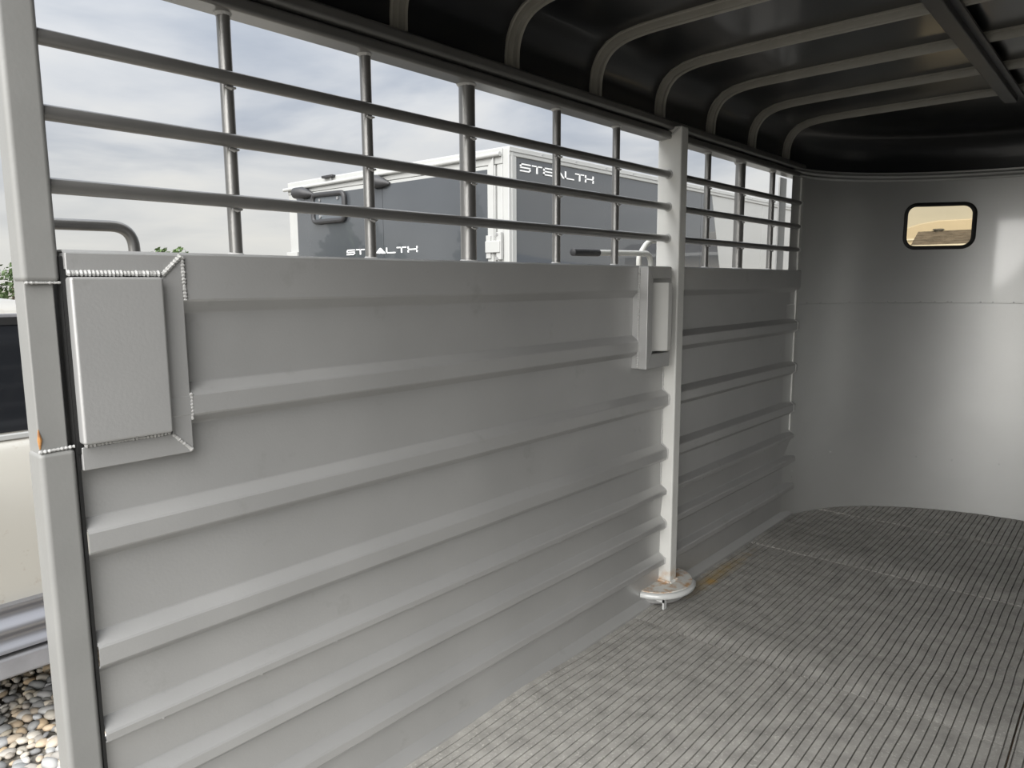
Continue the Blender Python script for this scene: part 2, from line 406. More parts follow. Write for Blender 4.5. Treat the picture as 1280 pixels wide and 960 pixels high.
# hinge pocket at the rear of the left wall: mitred frame with a proud cover plate
hb = obj('hinge_pocket', MB().box((.018, .4065, .941), (.046, .551, 1.2125)), paint, wall_left, bevel=.005, seg=3)
obj('gap_shade_block', MB().box((-.010, .4025, .925), (.0255, .54, 1.225)), gasket_m, hb)  # black block that paints the shade of the deep gap beside the post
fo = (.408, .896, .592, 1.251); fi = (.408, .935, .556, 1.2155)
def quad_prism(ps, x0, x1):
    return MB().add([(x0, *p) for p in ps]+[(x1, *p) for p in ps], [(0, 1, 2, 3), (4, 5, 6, 7), (0, 1, 5, 4), (1, 2, 6, 5), (2, 3, 7, 6), (3, 0, 4, 7)])
for ps in ([(fo[0], fo[3]), (fo[2], fo[3]), (fi[2], fi[3]), (fi[0], fi[3])],
           [(fo[2], fo[3]), (fo[2], fo[1]), (fi[2], fi[1]), (fi[2], fi[3])],
           [(fo[2], fo[1]), (fo[0], fo[1]), (fi[0], fi[1]), (fi[2], fi[1])]):
    obj('frame_bar', quad_prism(ps, .0, .0275), paint, hb, bevel=.0015)
mb = MB()
bead(mb, (.029, .408, 1.2185), (.029, .553, 1.2185), .0055)
bead(mb, (.028, .556, 1.2155), (.028, .590, 1.249), .005)
bead(mb, (.026, .5935, 1.249), (.024, .5955, 1.172), .005)
bead(mb, (.029, .412, .938), (.029, .552, .938), .0042)
bead(mb, (.028, .556, .934), (.028, .590, .899), .0038)
bead(mb, (.026, .594, 1.005), (.026, .594, .955), .004)
obj('weld_bead', mb, weld, hb, smooth=True)

# latch bracket beside the centre post
BX = .060
o = (2.138, .905, 2.352, 1.253); i_ = (2.172, .955, 2.352, 1.212)
lb = obj('latch_bracket', quad_prism([(o[0], o[3]), (o[0], o[1]), (i_[0], i_[1]), (i_[0], i_[3])], .0, BX), paint, wall_left, bevel=.002)
obj('bracket_arm', quad_prism([(o[0], o[3]), (2.295, o[3]), (2.295, i_[3]), (i_[0], i_[3])], .0, BX), paint, lb, bevel=.002)
obj('bracket_arm', quad_prism([(o[0], o[1]), (2.295, o[1]), (2.295, i_[1]), (i_[0], i_[1])], .0, BX), paint, lb, bevel=.002)
obj('bracket_back', MB().box((-.002, 2.15, .91), (.006, 2.36, 1.25)), beampaint, lb)
hx = [(.006, 2.186), (.040, 2.186), (.045, 2.212), (.076, 2.250), (.076, 2.276), (.060, 2.300), (.006, 2.300)]
obj('latch_bolt', MB().prism(hx, 'z', .962, 1.199), lightpost, lb, bevel=.003)
mb = MB(); bead(mb, (.026, 2.137, .908), (.026, 2.137, 1.25), .0045, .008); bead(mb, (.06, 2.172, .96), (.052, 2.174, 1.06), .002)
obj('weld_bead', mb, weld, lb, smooth=True)

# front jamb of the left wall
jp = [(3.64, .452), (3.672, .436), (3.672, 1.700), (3.64, 1.700)]
jm = obj('front_jamb', MB().prism(jp, 'x', -.034, .014), lightpost, wall_left, bevel=.002)
obj('jamb_flange', MB().box((-.075, 3.575, 1.25), (-.068, 3.66, 1.702)), white_trim, jm)
mb = MB()
pts = []; zz = .50
while zz < 1.14: pts.append((xprof(zz)+.001, 3.638, zz)); zz += .006
mb.tube(pts, .003, 6)
obj('weld_bead', mb, weld, jm, smooth=True)

# ------------------------------------------------------------------ right wall (same build, mirrored, closed above by an added light-blocking sheet)
MIRROR = True
wall_right = struct('wall_right', 'grey corrugated lower wall with three round rails and uprights, closed by an added dark light-blocking sheet, on the right')
side_wall(wall_right, False)
obj('rear_post', MB().box((-.036, .351, -.06), (.022, .399, 1.80)), postpaint, wall_right, bevel=.008)
obj('front_jamb', MB().prism(jp, 'x', -.034, .014), postpaint, wall_right)
obj('upper_sheet', MB().box((-.030, .40, 1.25), (-.026, 3.67, 1.705)), black_roof, wall_right)  # unseen dark sheet, added to cut side light and bounce onto the left wall
MIRROR = False

# ------------------------------------------------------------------ floor deck and rubber mats
floor = struct('floor', 'wooden plank deck of the trailer, hidden under the rubber mats')
x = -.02; k = 0
while x < 2.0:
    x1 = min(x+.17, 2.02); xm = (x+x1)/2
    ye = min(nose_y(max(.001, min(1.999, x))), nose_y(max(.001, min(1.999, x1-.004))))
    obj('plank', MB().box((x, YB, -.055), (x1-.004, max(3.58, ye-.002), -.018)), wood_m, floor)
    x = x1
obj('sill_beam', MB().box((-.035, .335, -.16), (2.035, YB+.001, -.004)), postpaint, floor, bevel=.004)
for yy in (.8, 1.6, 2.4, 3.2): obj('cross_member', MB().box((-.02, yy, -.13), (2.02, yy+.05, -.055)), beampaint, floor)

def rubber_mat(label, x0, x1, y0, y1fn, hfn, ny=40, bend=.0):
    SP = .0238; G = .0038; D = .008
    cols = []   # (x, dz)
    i0 = math.ceil(x0/SP)
    xs = [x0]; dz = [0]
    i = i0
    while i*SP < x1-G:
        c = i*SP
        if c > x0+G:
            xs += [c-G/2, c-G/2+.0008, c+G/2-.0008, c+G/2]; dz += [0, -D, -D, 0]
        i += 1
    xs.append(x1); dz.append(0)
    rows = []
    for j in range(ny+1):
        v = j/ny; row = []
        # denser near the rear edge of the mat
        v = v**1.6
        for q, (xx, dd) in enumerate(zip(xs, dz)):
            ye = y1fn(xx); y = y0+.004*noise.noise(Vector((xx*4, y0, 9)))*(1-v)+(ye-y0)*v
            h = hfn(xx, y)
            wob = .0022*noise.noise(Vector((xx*3, y*7, 5.1)))
            row.append((xx+wob, y, h+dd))
        rows.append(row)
    front = [(p[0], p[1], -.0178) for p in rows[0]]
    back = [(p[0], p[1], -.0178) for p in rows[-1]]
    m = MB().grid([front]+rows+[back])
    a = [r[0] for r in rows]; c = [r[-1] for r in rows]
    m.grid([a, [(p[0], p[1], -.0178) for p in a]]); m.grid([c, [(p[0], p[1], -.0178) for p in c]])
    o = obj('rubber_mat', m, rubber, None, smooth=True, angle=25)
    return tag(o, label, 'mat', 'ribbed rubber floor mats')
def und(x, y): return .0025*noise.noise(Vector((x*2.5, y*2.5, .3)))
def hA(x, y):
    e = math.exp(-((x-.03)/.10)**2)*(.014*math.exp(-((y-1.55)/.25)**2)+.006*math.exp(-((y-.9)/.2)**2))
    return -.004+und(x, y)+e
def hump(x, y, ys, amp, wd):
    a = amp*(.75+.5*noise.noise(Vector((x*5, ys, 2.2))))
    s = (y-ys)/wd
    return a*(1-math.exp(-max(0, s)**1.5))*math.exp(-max(0, s-1)**2*.12)
def hB(x, y): return -.006+und(x, y)+hump(x, y, 2.155, .009, .06)
def hC(x, y): return -.006+und(x, y)+hump(x, y, 3.175, .010, .07)
def hD(x, y): return -.004+und(x, y)
rubber_mat('nearest ribbed rubber mat along the left wall, this side of the wavy seam', .024, 1.155, .36, lambda x: 2.146, hA, 60)
rubber_mat('ribbed rubber mat in the bottom right corner, right of the lengthwise seam', 1.160, 1.972, .36, lambda x: 2.146, hD, 30)
rubber_mat('ribbed rubber mat beside the centre post foot, second from the nearest', .024, 1.155, 2.156, lambda x: 3.166, hB, 50)
rubber_mat('ribbed rubber mat at the right frame edge, level with the post foot', 1.160, 1.972, 2.156, lambda x: 3.166, hB, 40)
rubber_mat('ribbed rubber mat across the trailer, third row before the rounded front wall', .024, 1.972, 3.176, lambda x: min(3.882, nose_y(x, .006)), hC, 46)
def nx(y, off=.006):   # left x where the nose reaches y
    return 1-(1-off)*math.sqrt(max(0, 1-((y-YN)/(NB-off))**2))
xl = nx(3.889)
rubber_mat('small ribbed rubber mat piece tucked in the left of the rounded nose', xl+.002, .495, 3.889, lambda x: max(3.8895, nose_y(x, .006)), hD, 16)
rubber_mat('largest ribbed rubber mat piece filling the middle of the rounded nose', .499, 2-xl-.002, 3.889, lambda x: max(3.8895, nose_y(x, .006)), hD, 20)

# ------------------------------------------------------------------ rounded front wall with two windows
wall_front = struct('wall_front', 'smooth grey rounded front wall of riveted sheet')
WT = (math.radians(49.6), math.radians(69.2)); WZ = (1.362, 1.590); WR = .058
TH_N = 144
def nz(th, z, off=0.0):
    p = nose(th, off); return (p.x, p.y, z)
def rrect_loop(th0, th1, z0, z1, inset, n_s, n_z):
    """rounded rectangle on the nose in (th,z); sampled n_s+n_z+n_s+n_z points matching a rectangle walk"""
    # metric scale of th at window
    k = math.hypot(math.sin((th0+th1)/2), NB*math.cos((th0+th1)/2))
    w2 = (th1-th0)*k/2-inset; h2 = (z1-z0)/2-inset; r = max(.01, WR-inset); ct = (th0+th1)/2; cz = (z0+z1)/2
    # walk the rectangle perimeter param and map by direction
    rect = []
    for i in range(n_s): rect.append((-1+2*i/n_s, -1))
    for i in range(n_z): rect.append((1, -1+2*i/n_z))
    for i in range(n_s): rect.append((1-2*i/n_s, 1))
    for i in range(n_z): rect.append((-1, 1-2*i/n_z))
    out = []
    for a, b in rect:
        x = a*w2; y = b*h2
        cx = max(-(w2-r), min(w2-r, x)); cy = max(-(h2-r), min(h2-r, y))
        dx = x-cx; dy = y-cy; l = math.hypot(dx, dy)
        if l > r: dx *= r/l; dy *= r/l
        out.append((ct+(cx+dx)/k, cz+cy+dy))
    return out
dth = PI/TH_N
def nose_sheet(z0, z1, zrows, windows):
    m = MB(); zs = [z0+(z1-z0)*i/zrows for i in range(zrows+1)]
    holes = []
    for (a, b_) in windows:
        i0 = int(a/dth)-2; i1 = int(b_/dth)+3
        j0 = max(k for k in range(zrows+1) if zs[k] < WZ[0]-.015); j1 = min(k for k in range(zrows+1) if zs[k] > WZ[1]+.015)
        holes.append((i0, i1, j0, j1, a, b_))
    for i in range(TH_N):
        for j in range(zrows):
            if any(h[0] <= i < h[1] and h[2] <= j < h[3] for h in holes): continue
            m.add([nz(i*dth, zs[j]), nz((i+1)*dth, zs[j]), nz((i+1)*dth, zs[j+1]), nz(i*dth, zs[j+1])], [(0, 1, 2, 3)])
    for i0, i1, j0, j1, a, b_ in holes:
        n_s = i1-i0; n_z = j1-j0; outer = []
        for i in range(n_s): outer.append(((i0+i)*dth, zs[j0]))
        for j in range(n_z): outer.append((i1*dth, zs[j0+j]))
        for i in range(n_s): outer.append(((i1-i)*dth, zs[j1]))
        for j in range(n_z): outer.append((i0*dth, zs[j1-j]))
        inner = rrect_loop(a, b_, WZ[0], WZ[1], .006, n_s, n_z)
        rows = [[nz(p[0]+(q[0]-p[0])*s, p[1]+(q[1]-p[1])*s) for p, q in zip(outer, inner)] for s in (0, .33, .66, 1)]
        m.grid(rows, close=True)
    return m
wins = [WT, (PI-WT[1], PI-WT[0])]
obj('upper_sheet', nose_sheet(1.083, 1.745, 30, wins), nosepaint, wall_front, smooth=True, weldd=True)
obj('lower_sheet', MB().grid([[nz(i*dth, z, o_) for i in range(TH_N+1)] for z, o_ in ((-.02, .002), (.3, .002), (.6, .002), (.9, .002), (1.087, .002), (1.0885, .0005), (1.0885, -.001))]), nosepaint, wall_front, smooth=True)
# screws along the seam and near the floor
sc = obj('screw', MB().tube([(0, 0, -.001), (0, 0, .0012), (0, 0, .0025), (0, 0, .003)], [.0042, .0042, .0028, .0008], 8), steel_m, wall_front, smooth=True)
def put_screw(th, z, first=[True]):
    p = nose(th, .002); n = Vector((math.cos(th)/1.0, -math.sin(th)/NB, 0)).normalized()
    o_ = sc if first[0] else share(sc, 'screw', (0, 0, 0), wall_front); first[0] = False
    o_.location = (p.x, p.y, z); o_.rotation_euler = n.to_track_quat('Z', 'Y').to_euler()
for d in (14, 21, 33, 41, 46, 48.5, 56, 60, 63.5, 64.5, 72, 75, 80, 88, 96, 104, 112): put_screw(math.radians(d), 1.0925)
for d, z in ((22, .285), (29, .30), (58, .275), (68, .268), (80, .27), (10, .20), (10, .23), (92, .275)): put_screw(math.radians(d), z)
# windows
def rim_loop(a, b_, inset, off, n_s=26, n_z=18):
    return [Vector(nz(q[0], q[1], off)) for q in rrect_loop(a, b_, WZ[0], WZ[1], inset, n_s, n_z)]
for k, (a, b_) in enumerate(wins):
    wn = tag(empty('window_%d' % (k+1), nz((a+b_)/2, (WZ[0]+WZ[1])/2)), ['small rounded amber-tinted window in a black rubber gasket on the front wall', 'small rounded tinted window right of centre on the front wall, out of frame'][k], None, None, 'structure')
    base = Vector(wn.location)
    loops = [rim_loop(a, b_, ins, off) for ins, off in ((-.002, -.004), (-.003, .003), (.000, .008), (.008, .010), (.014, .007), (.016, .001), (.016, -.006))]
    m = MB().grid([[tuple(p-base) for p in lp] for lp in loops], close=True)
    obj('gasket', m, gasket_m, wn, smooth=True)
    lp = rim_loop(a, b_, .013, -.002)
    ns, nz_ = 26, 18
    bot = lp[:ns+1]; top = [lp[(2*ns+nz_-i)] for i in range(ns+1)]
    cen = sum(lp, Vector())/len(lp)
    rows = [[tuple(nzv-base) for nzv in L_] for L_ in [[cen+(p-cen)*s for p in lp] for s in (.02, .5, 1.0)]]
    # follow the wall's curve between centre and rim
    rows2 = []
    loop2 = rrect_loop(a, b_, WZ[0], WZ[1], .013, 26, 18); ct = (a+b_)/2; cz = sum(WZ)/2
    for s in (.01, .25, .5, .75, 1.0):
        rows2.append([tuple(Vector(nz(ct+(q[0]-ct)*s, cz+(q[1]-cz)*s, -.002))-base) for q in loop2])
    obj('pane', MB().grid(rows2, close=True), tint_glass, wn, smooth=True)
# moulding around the nose under the roof cap
trim = tag(obj('trim_1', MB().grid([[nz(th, z, off) for th in [i*PI/120 for i in range(121)]] for off, z in ((.0005, 1.700), (.006, 1.702), (.009, 1.708), (.007, 1.714), (.003, 1.716), (.007, 1.719), (.010, 1.726), (.007, 1.733), (.0005, 1.736))]), nosepaint, None, smooth=True), 'thin double moulding around the rounded front wall under the roof', None, None, 'structure')

# ------------------------------------------------------------------ ceiling
ceiling = struct('ceiling', 'dark glossy roof sheet with grey curved bows')
RP = [(-.022, 1.728), (-.022, 1.80), (-.016, 1.845), (.004, 1.885), (.040, 1.914), (.085, 1.930), (.15, 1.938)]
outline = [(0, YB-.01+(YN-YB)*i/24, 0.0) for i in range(24)]
pathL = [Vector((0, y)) for _, y, _ in outline]
rows = []
path = [('L', y) for _, y, _ in outline]+[('N', i*PI/60) for i in range(61)]+[('R', y) for _, y, _ in reversed(outline)]
prof = RP+[(.3, 1.942), (.6, 1.945), (1.0, 1.946)]
for kind, q in path:
    row = []
    for off, z in prof:
        if kind == 'L': row.append((off, q, z))
        elif kind == 'R': row.append((2-off, q, z))
        else:
            if off <= .15: p = nose(q, off)
            else:
                t_ = (off-.15)/.85; e = nose(q, .15); c_ = Vector((1, YN)); p = e.lerp(c_, t_)
            row.append((p.x, p.y, z))
    rows.append(row)
obj('roof_sheet', MB().grid(rows), black_roof, ceiling, smooth=True, angle=50, weldd=True)
BP = [(-.001, 1.760), (-.001, 1.80), (.002, 1.825), (.011, 1.853), (.028, 1.879), (.052, 1.897), (.085, 1.909), (.13, 1.916), (.2, 1.920), (.5, 1.923), (1.0, 1.925)]
BP = BP+[(2-a, b_) for a, b_ in reversed(BP[:-1])]
def bow_mesh():
    rows = []
    n = len(BP)
    for i, (x, z) in enumerate(BP):
        a = Vector(BP[max(0, i-1)]); c = Vector(BP[min(n-1, i+1)]); d = (c-a).normalized(); nn = Vector((d.y, -d.x))  # inward normal
        ring = []
        for yy, h in ((-.020, -.022), (-.020, -.016), (-.0155, -.014), (-.0148, .0005), (-.0136, .0032), (-.0116, .0012), (-.0105, -.004), (.0105, -.004), (.0116, .0012), (.0136, .0032), (.0148, .0005), (.0155, -.014), (.020, -.016), (.020, -.022)):
            ring.append((x+nn.x*h, yy, z+nn.y*h))
        rows.append(ring)
    # smoother along the path
    return MB().grid(rows)
def densify(p, it=2):
    for _ in range(it):
        q = [p[0]]
        for a, b_ in zip(p, p[1:]):
            q += [(a[0]*.75+b_[0]*.25, a[1]*.75+b_[1]*.25), (a[0]*.25+b_[0]*.75, a[1]*.25+b_[1]*.75)]
        q.append(p[-1]); p = q
    return p
BP = densify(BP)
bow = None
for i in range(8):
    y = 3.485-.3905*i
    if bow is None:
        bow = obj('roof_bow', bow_mesh(), bowpaint, ceiling, smooth=True, angle=50); bow.location = (0, y, 0)
    else: share(bow, 'roof_bow', (0, y, 0), ceiling)
bm_ = obj('centre_beam', MB().box((.828, YB, 1.893), (.872, 3.53, 1.923)), beampaint, ceiling, bevel=.004)
obj('beam_flange', MB().box((.872, YB, 1.913), (.892, 3.53, 1.921)), beampaint, bm_)
obj('rear_header', MB().box((-.03, .345, 1.765), (2.03, .395, 1.95)), postpaint, ceiling, bevel=.006)

# ------------------------------------------------------------------ handles outside the left wall
def bend(pts, r, n=6):
    """round the corners of a polyline"""
    P = [Vector(p) for p in pts]; out = [P[0]]
    for i in range(1, len(P)-1):
        a = (P[i-1]-P[i]); c = (P[i+1]-P[i]); rr = min(r, a.length*.49, c.length*.49)
        s = P[i]+a.normalized()*rr; e = P[i]+c.normalized()*rr
        out += [(s*(1-t)**2+P[i]*2*t*(1-t)+e*t*t) for t in [k/n for k in range(n+1)]]
    return out+[P[-1]]
gh = tag(empty('grab_handle', (-.10, .5, 1.1)), 'grey bent-pipe grab handle behind the rear end of the left wall', 'handle')
B0 = Vector(gh.location)
obj('pipe', MB().tube([p-B0 for p in bend([(-.02, .38, 1.306), (-.15, .395, 1.307), (-.15, .584, 1.309), (-.15, .586, 1.12), (-.03, .586, 1.10)], .04, 8)], .0105, 14), tubeshade, gh, smooth=True)
lh = tag(empty('latch_handle', (-.10, 2.5, 1.15)), 'white bent-pipe latch handle with a black grip, behind the wall by the centre post', 'handle')
B0 = Vector(lh.location)
obj('lever', MB().tube([p-B0 for p in bend([(-.15, 2.10, 1.303), (-.15, 2.51, 1.311), (-.15, 2.515, 1.10), (-.03, 2.515, 1.08)], .045, 8)], .0105, 14), handle_m, lh, smooth=True)
obj('grip', MB().tube([Vector(p)-B0 for p in ((-.15, 1.995, 1.302), (-.15, 1.998, 1.302), (-.15, 2.06, 1.303), (-.15, 2.148, 1.3038), (-.15, 2.15, 1.304))], [.008, .0128, .0135, .0128, .009], 14), darkplastic, lh, smooth=True)
obj('keeper_loop', MB().tube([p-B0 for p in bend([(-.17, 2.48, 1.15), (-.17, 2.455, 1.265), (-.17, 2.455, 1.30), (-.17, 2.52, 1.362), (-.17, 2.70, 1.366), (-.17, 2.71, 1.15)], .06, 8)], .0105, 14), handle_m, lh, smooth=True)
obj('mount_plate', MB().box((-.035-B0.x, 2.44-B0.y, 1.06-B0.z), (-.03-B0.x, 2.72-B0.y, 1.17-B0.z)), postpaint, lh)
obj('mount_arm', MB().tube([Vector(p)-B0 for p in ((-.17, 2.48, 1.15), (-.03, 2.48, 1.13))], .010, 12), handle_m, lh, smooth=True)
obj('mount_arm', MB().tube([Vector(p)-B0 for p in ((-.17, 2.71, 1.15), (-.03, 2.70, 1.13))], .010, 12), handle_m, lh, smooth=True)

# ------------------------------------------------------------------ ground and pebbles
GZ = -.45
ground = tag(obj('ground', MB().add([(-260, -260, GZ), (260, -260, GZ), (260, 260, GZ), (-260, 260, GZ)], [(0, 1, 2, 3)]), gravel_m), 'gravel ground around the trailer', None, None, 'structure')
def pebble_mesh(k):
    rnd = random.Random(k); bm = bmesh.new(); bmesh.ops.create_icosphere(bm, subdivisions=2, radius=1)
    sx, sy, sz = 1, rnd.uniform(.6, .9), rnd.uniform(.35, .55)
    for v in bm.verts:
        n_ = 1+.22*noise.noise(v.co*1.1+Vector((k*3.1, 0, 0))); v.co = Vector((v.co.x*sx*n_, v.co.y*sy*n_, v.co.z*sz*n_))
    vs = [tuple(v.co) for v in bm.verts]; fs = [tuple(v.index for v in f.verts) for f in bm.faces]; bm.free()
    return vs, fs
PB = [pebble_mesh(k) for k in range(7)]
PM = []
for vs, fs in PB:
    me = bpy.data.meshes.new('pebble'); me.from_pydata(vs, [], fs); me.materials.append(peb)
    for p in me.polygons: p.use_smooth = True
    PM.append(me)
rnd = random.Random(3)
def inview(x, y):   # pixel of a ground point
    v = Vector((x, y, GZ))-Vector((1.3216, 0, 1.2)); d = v.dot(F); return 640+FPX*v.dot(r_)/d, 480-FPX*v.dot(u_)/d
cells = []
gx = -3.1
while gx < -.7:
    gy = -.5
    while gy < 2.4:
        cells.append((gx+rnd.uniform(-.012, .012), gy+rnd.uniform(-.012, .012))); gy += .034
    gx += .034
rnd.shuffle(cells)
cnt = 0; stuff = MB()
for x, y in cells:
    px, py = inview(x, y); r = rnd.choice((.015, .018, .020, .024, .030))*rnd.uniform(.85, 1.15); k = rnd.randrange(7)
    rz = rnd.uniform(0, 6.28); tl = rnd.uniform(-.35, .35); z = GZ+r*.32+rnd.uniform(0, .012)
    if cnt < 300 and -25 < px < 92 and 825 < py < 985:
        o_ = bpy.data.objects.new('pebble', PM[k]); COL.objects.link(o_); o_.location = (x, y, z); o_.rotation_euler = (tl, tl*.6, rz); o_.scale = (r,)*3; o_.parent = ground; cnt += 1
    else:
        Mx = Matrix.Translation((x, y, z)) @ Matrix.Rotation(rz, 4, 'Z') @ Matrix.Rotation(tl, 4, 'X') @ Matrix.Scale(r, 4)
        stuff.add([tuple(Mx @ Vector(p)) for p in PB[k][0]], PB[k][1])
o_ = obj('loose_gravel', stuff, peb, ground, smooth=True); o_['kind'] = 'stuff'

# ------------------------------------------------------------------ beige car parked beside the trailer
car = tag(empty('car', (-2.5, .6, GZ)), 'beige car with dark windows parked beyond the rear door post', 'car')
CO = Vector(car.location)
def cobj(name, m, mm, parent=None, **k):
    m.v = [tuple(Vector(p)-CO) for p in m.v]; return obj(name, m, mm, parent or car, **k)
CX0, CX1 = -3.42, -1.60
# body: side outline extruded across with tumblehome
body = [(-1.95, -.12), (-1.98, .25), (-1.9, .56), (-1.7, .655), (1.55, .668), (2.5, .60), (2.72, .45), (2.78, .15), (2.7, -.12)]
sec = [(-.04, 0), (0, 1)]
m = MB(); xs = [(-3.42+.06, .90), (-3.42, 1.0), (-1.60, 1.0), (-1.60-.06, .90)]
def sect(y, zt):
    return [(-1.66, y, -.12), (-1.605, y, -.02), (-1.585, y, .12), (-1.59, y, .40), (-1.61, y, zt-.03), (-1.64, y, zt), (-3.38, y, zt), (-3.41, y, zt-.03), (-3.43, y, .4), (-3.435, y, .12), (-3.415, y, -.02), (-3.36, y, -.12)]
def topz(y):
    pts = [(-1.98, .45), (-1.8, .62), (-1.5, .665), (1.5, .668), (2.3, .60), (2.65, .46), (2.78, .2)]
    for (a, za), (b_, zb) in zip(pts, pts[1:]):
        if a <= y <= b_: return za+(zb-za)*(y-a)/(b_-a)
    return .2
rows = [sect(y, max(.16, topz(y))) for y in (-1.98, -1.9, -1.8, -1.65, -1.5, -.5, .5, 1.5, 1.9, 2.3, 2.5, 2.65, 2.78)]
m.grid(rows, close=True); n = len(rows[0]); m.f.append(tuple(range(n))); m.f.append(tuple((len(rows)-1)*n+i for i in range(n)))
cobj('body', m, car_paint, smooth=True, angle=45)
# cabin
def cab(y0, y1, z, inset): return [(-1.64-inset, y0, z), (-1.64-inset, y1, z), (-3.38+inset, y1, z), (-3.38+inset, y0, z)]
lev = [(.655, -1.85, 1.45, 0), (.668, -1.84, 1.44, .002), (1.085, -1.55, .95, .10), (1.11, -1.53, .92, .11), (1.145, -1.45, .82, .16), (1.165, -1.3, .7, .26)]
m = MB().grid([cab(a, b_, z, i2) for z, a, b_, i2 in lev], close=True); m.f.append(tuple((len(lev)-1)*4+i for i in range(4)))
cobj('cabin', m, car_paint, smooth=True, angle=40)
def side_glass(y0, y1, y2, y3, side):
    # window pane following the leaning cabin side
    def X(z, o): t_ = (z-.668)/(1.085-.668); xx = -1.642-.1*t_+o; return xx if side > 0 else -5.02-xx
    vs = []
    for o in (.006, -.004):
        vs += [(X(.69, o), y0, .69), (X(.69, o), y1, .69), (X(1.075, o), y2, 1.075), (X(1.075, o), y3, 1.075)]
    return MB().add(vs, [(0, 1, 2, 3), (7, 6, 5, 4), (0, 4, 5, 1), (1, 5, 6, 2), (2, 6, 7, 3), (3, 7, 4, 0)])
for sd_ in (1, -1):
    for ys in ((-1.70, -.72, -.72, -1.46), (-.64, .22, .22, -.64), (.30, 1.30, .90, .30)):
        pn = cobj('side_window', side_glass(*ys, sd_), car_glass)
        g = MB(); yy0, yy1 = ys[0], ys[1]
def trimstrip(z0, z1, x, y0, y1, nm, mm, bev=.004): return cobj(nm, MB().box((x-.02, y0, z0), (x, y1, z1)), mm, bevel=bev)
trimstrip(.664, .684, -1.628, -1.75, 1.35, 'window_ledge', white_trim)
trimstrip(1.085, 1.100, -1.735, -1.48, .92, 'roof_gutter', car_grey)
trimstrip(1.060, 1.085, -1.725, -1.48, .92, 'window_seal', gasket_m, 0)
rr = cobj('roof_rail', MB().tube([(-1.84, -1.3, 1.12), (-1.84, -1.2, 1.185), (-1.84, .45, 1.187), (-1.84, .55, 1.13)], .016, 10), car_grey, smooth=True)
for yy in (-.68, .26): cobj('door_seam', MB().box((-1.60, yy-.004, -.02), (-1.588, yy+.004, .655)), car_grey)
for yy in (-.55, .42): cobj('door_handle', MB().box((-1.62, yy, .50), (-1.565, yy+.16, .53)), car_paint, bevel=.008)
# ribbed sill and running board
m = MB(); rows = []
for q in range(0, 25):
    z = .10-.155*q/24; x = -1.565+.012*math.cos(q/24*PI*4)+.03*math.sin(q/24*PI*.5)
    rows.append([(x, y, z) for y in (-.9, 0, 1.25)])
rows = [[(-1.62, y, .10) for y in (-.9, 0, 1.25)]]+rows+[[(-1.62, y, -.06) for y in (-.9, 0, 1.25)]]
cobj('ribbed_sill', MB().grid(rows), chrome, smooth=True)
cobj('running_board', MB().box((-1.66, -.9, -.150), (-1.525, 1.25, -.072)), car_grey, bevel=.012)
for yy in (-1.25, 1.85):
    for xx in (-1.62, -3.40):
        s_ = 1 if xx > -2 else -1
        wl_ = cobj('wheel', MB().tube([(xx-s_*.22, yy, GZ+.34), (xx-s_*.20, yy, GZ+.34), (xx-.02*s_, yy, GZ+.34), (xx, yy, GZ+.34)], [.31, .34, .34, .31], 32), tyre_m, smooth=True)
        cobj('hub_cap', MB().tube([(xx-.01*s_, yy, GZ+.34), (xx+.006*s_, yy, GZ+.34), (xx+.016*s_, yy, GZ+.34)], [.22, .20, .05], 24), chrome, wl_, smooth=True)
cobj('windscreen', MB().add([(-1.68, 1.46, .69), (-3.34, 1.46, .69), (-3.26, .985, 1.08), (-1.76, .985, 1.08)], [(0, 1, 2, 3)]), car_glass, solid=.008)
cobj('rear_window', MB().add([(-1.70, -1.85, .70), (-3.32, -1.85, .70), (-3.26, -1.57, 1.07), (-1.76, -1.57, 1.07)], [(0, 1, 2, 3)]), car_glass, solid=.008)
cobj('underside', MB().box((-3.3, -1.7, -.25), (-1.75, 2.4, -.10)), tyre_m)

# ------------------------------------------------------------------ enclosed cargo trailer outside
cg = tag(empty('cargo_trailer', (-3.53, 4.0, GZ)), 'charcoal and white enclosed cargo trailer with white lettering, seen through the rails', 'trailer')
GO = Vector(cg.location)
def gobj(name, m, mm, parent=None, **k):
    m.v = [tuple(Vector(p)-GO) for p in m.v]; return obj(name, m, mm, parent or cg, **k)
XL, XR, YR, YF, ZB, ZT = -4.93, -2.14, 3.93, 11.2, .02, 2.15
gobj('box_core', MB().box((XL+.03, YR+.03, ZB), (XR-.02, YF, ZT-.03)), white_alu)
# right side: charcoal sheets, a slanted one, white sheets
def side_sheet(poly, mm, x=XR):
    return gobj('side_panel', MB().prism(poly, 'x', x-.03, x), mm, bevel=.0015)
zp0, zp1 = .12, 2.085
side_sheet([(4.015, zp0), (5.345, zp0), (5.345, zp1), (4.015, zp1)], charcoal)
side_sheet([(5.352, zp0), (6.870, zp0), (6.870, zp1), (5.352, zp1)], charcoal)
side_sheet([(6.877, zp0), (7.72, zp0), (7.095, zp1), (6.877, zp1)], charcoal)
side_sheet([(7.728, zp0), (8.405, zp0), (8.405, zp1), (7.103, zp1)], white_alu)
side_sheet([(8.412, zp0), (9.85, zp0), (9.85, zp1), (8.412, zp1)], white_alu)
side_sheet([(9.857, zp0), (YF, zp0), (YF, zp1), (9.857, zp1)], white_alu)
gobj('roof_edge_trim', MB().box((XR-.04, YR, zp1), (XR+.012, YF, ZT)), white_trim, bevel=.006)
gobj('trim_lip', MB().box((XR-.02, YR, 2.115), (XR+.018, YF, 2.121)), white_trim)
gobj('corner_post', MB().box((XR-.05, YR-.005, ZB), (XR+.010, 4.012, ZT-.01)), white_trim, bevel=.008)
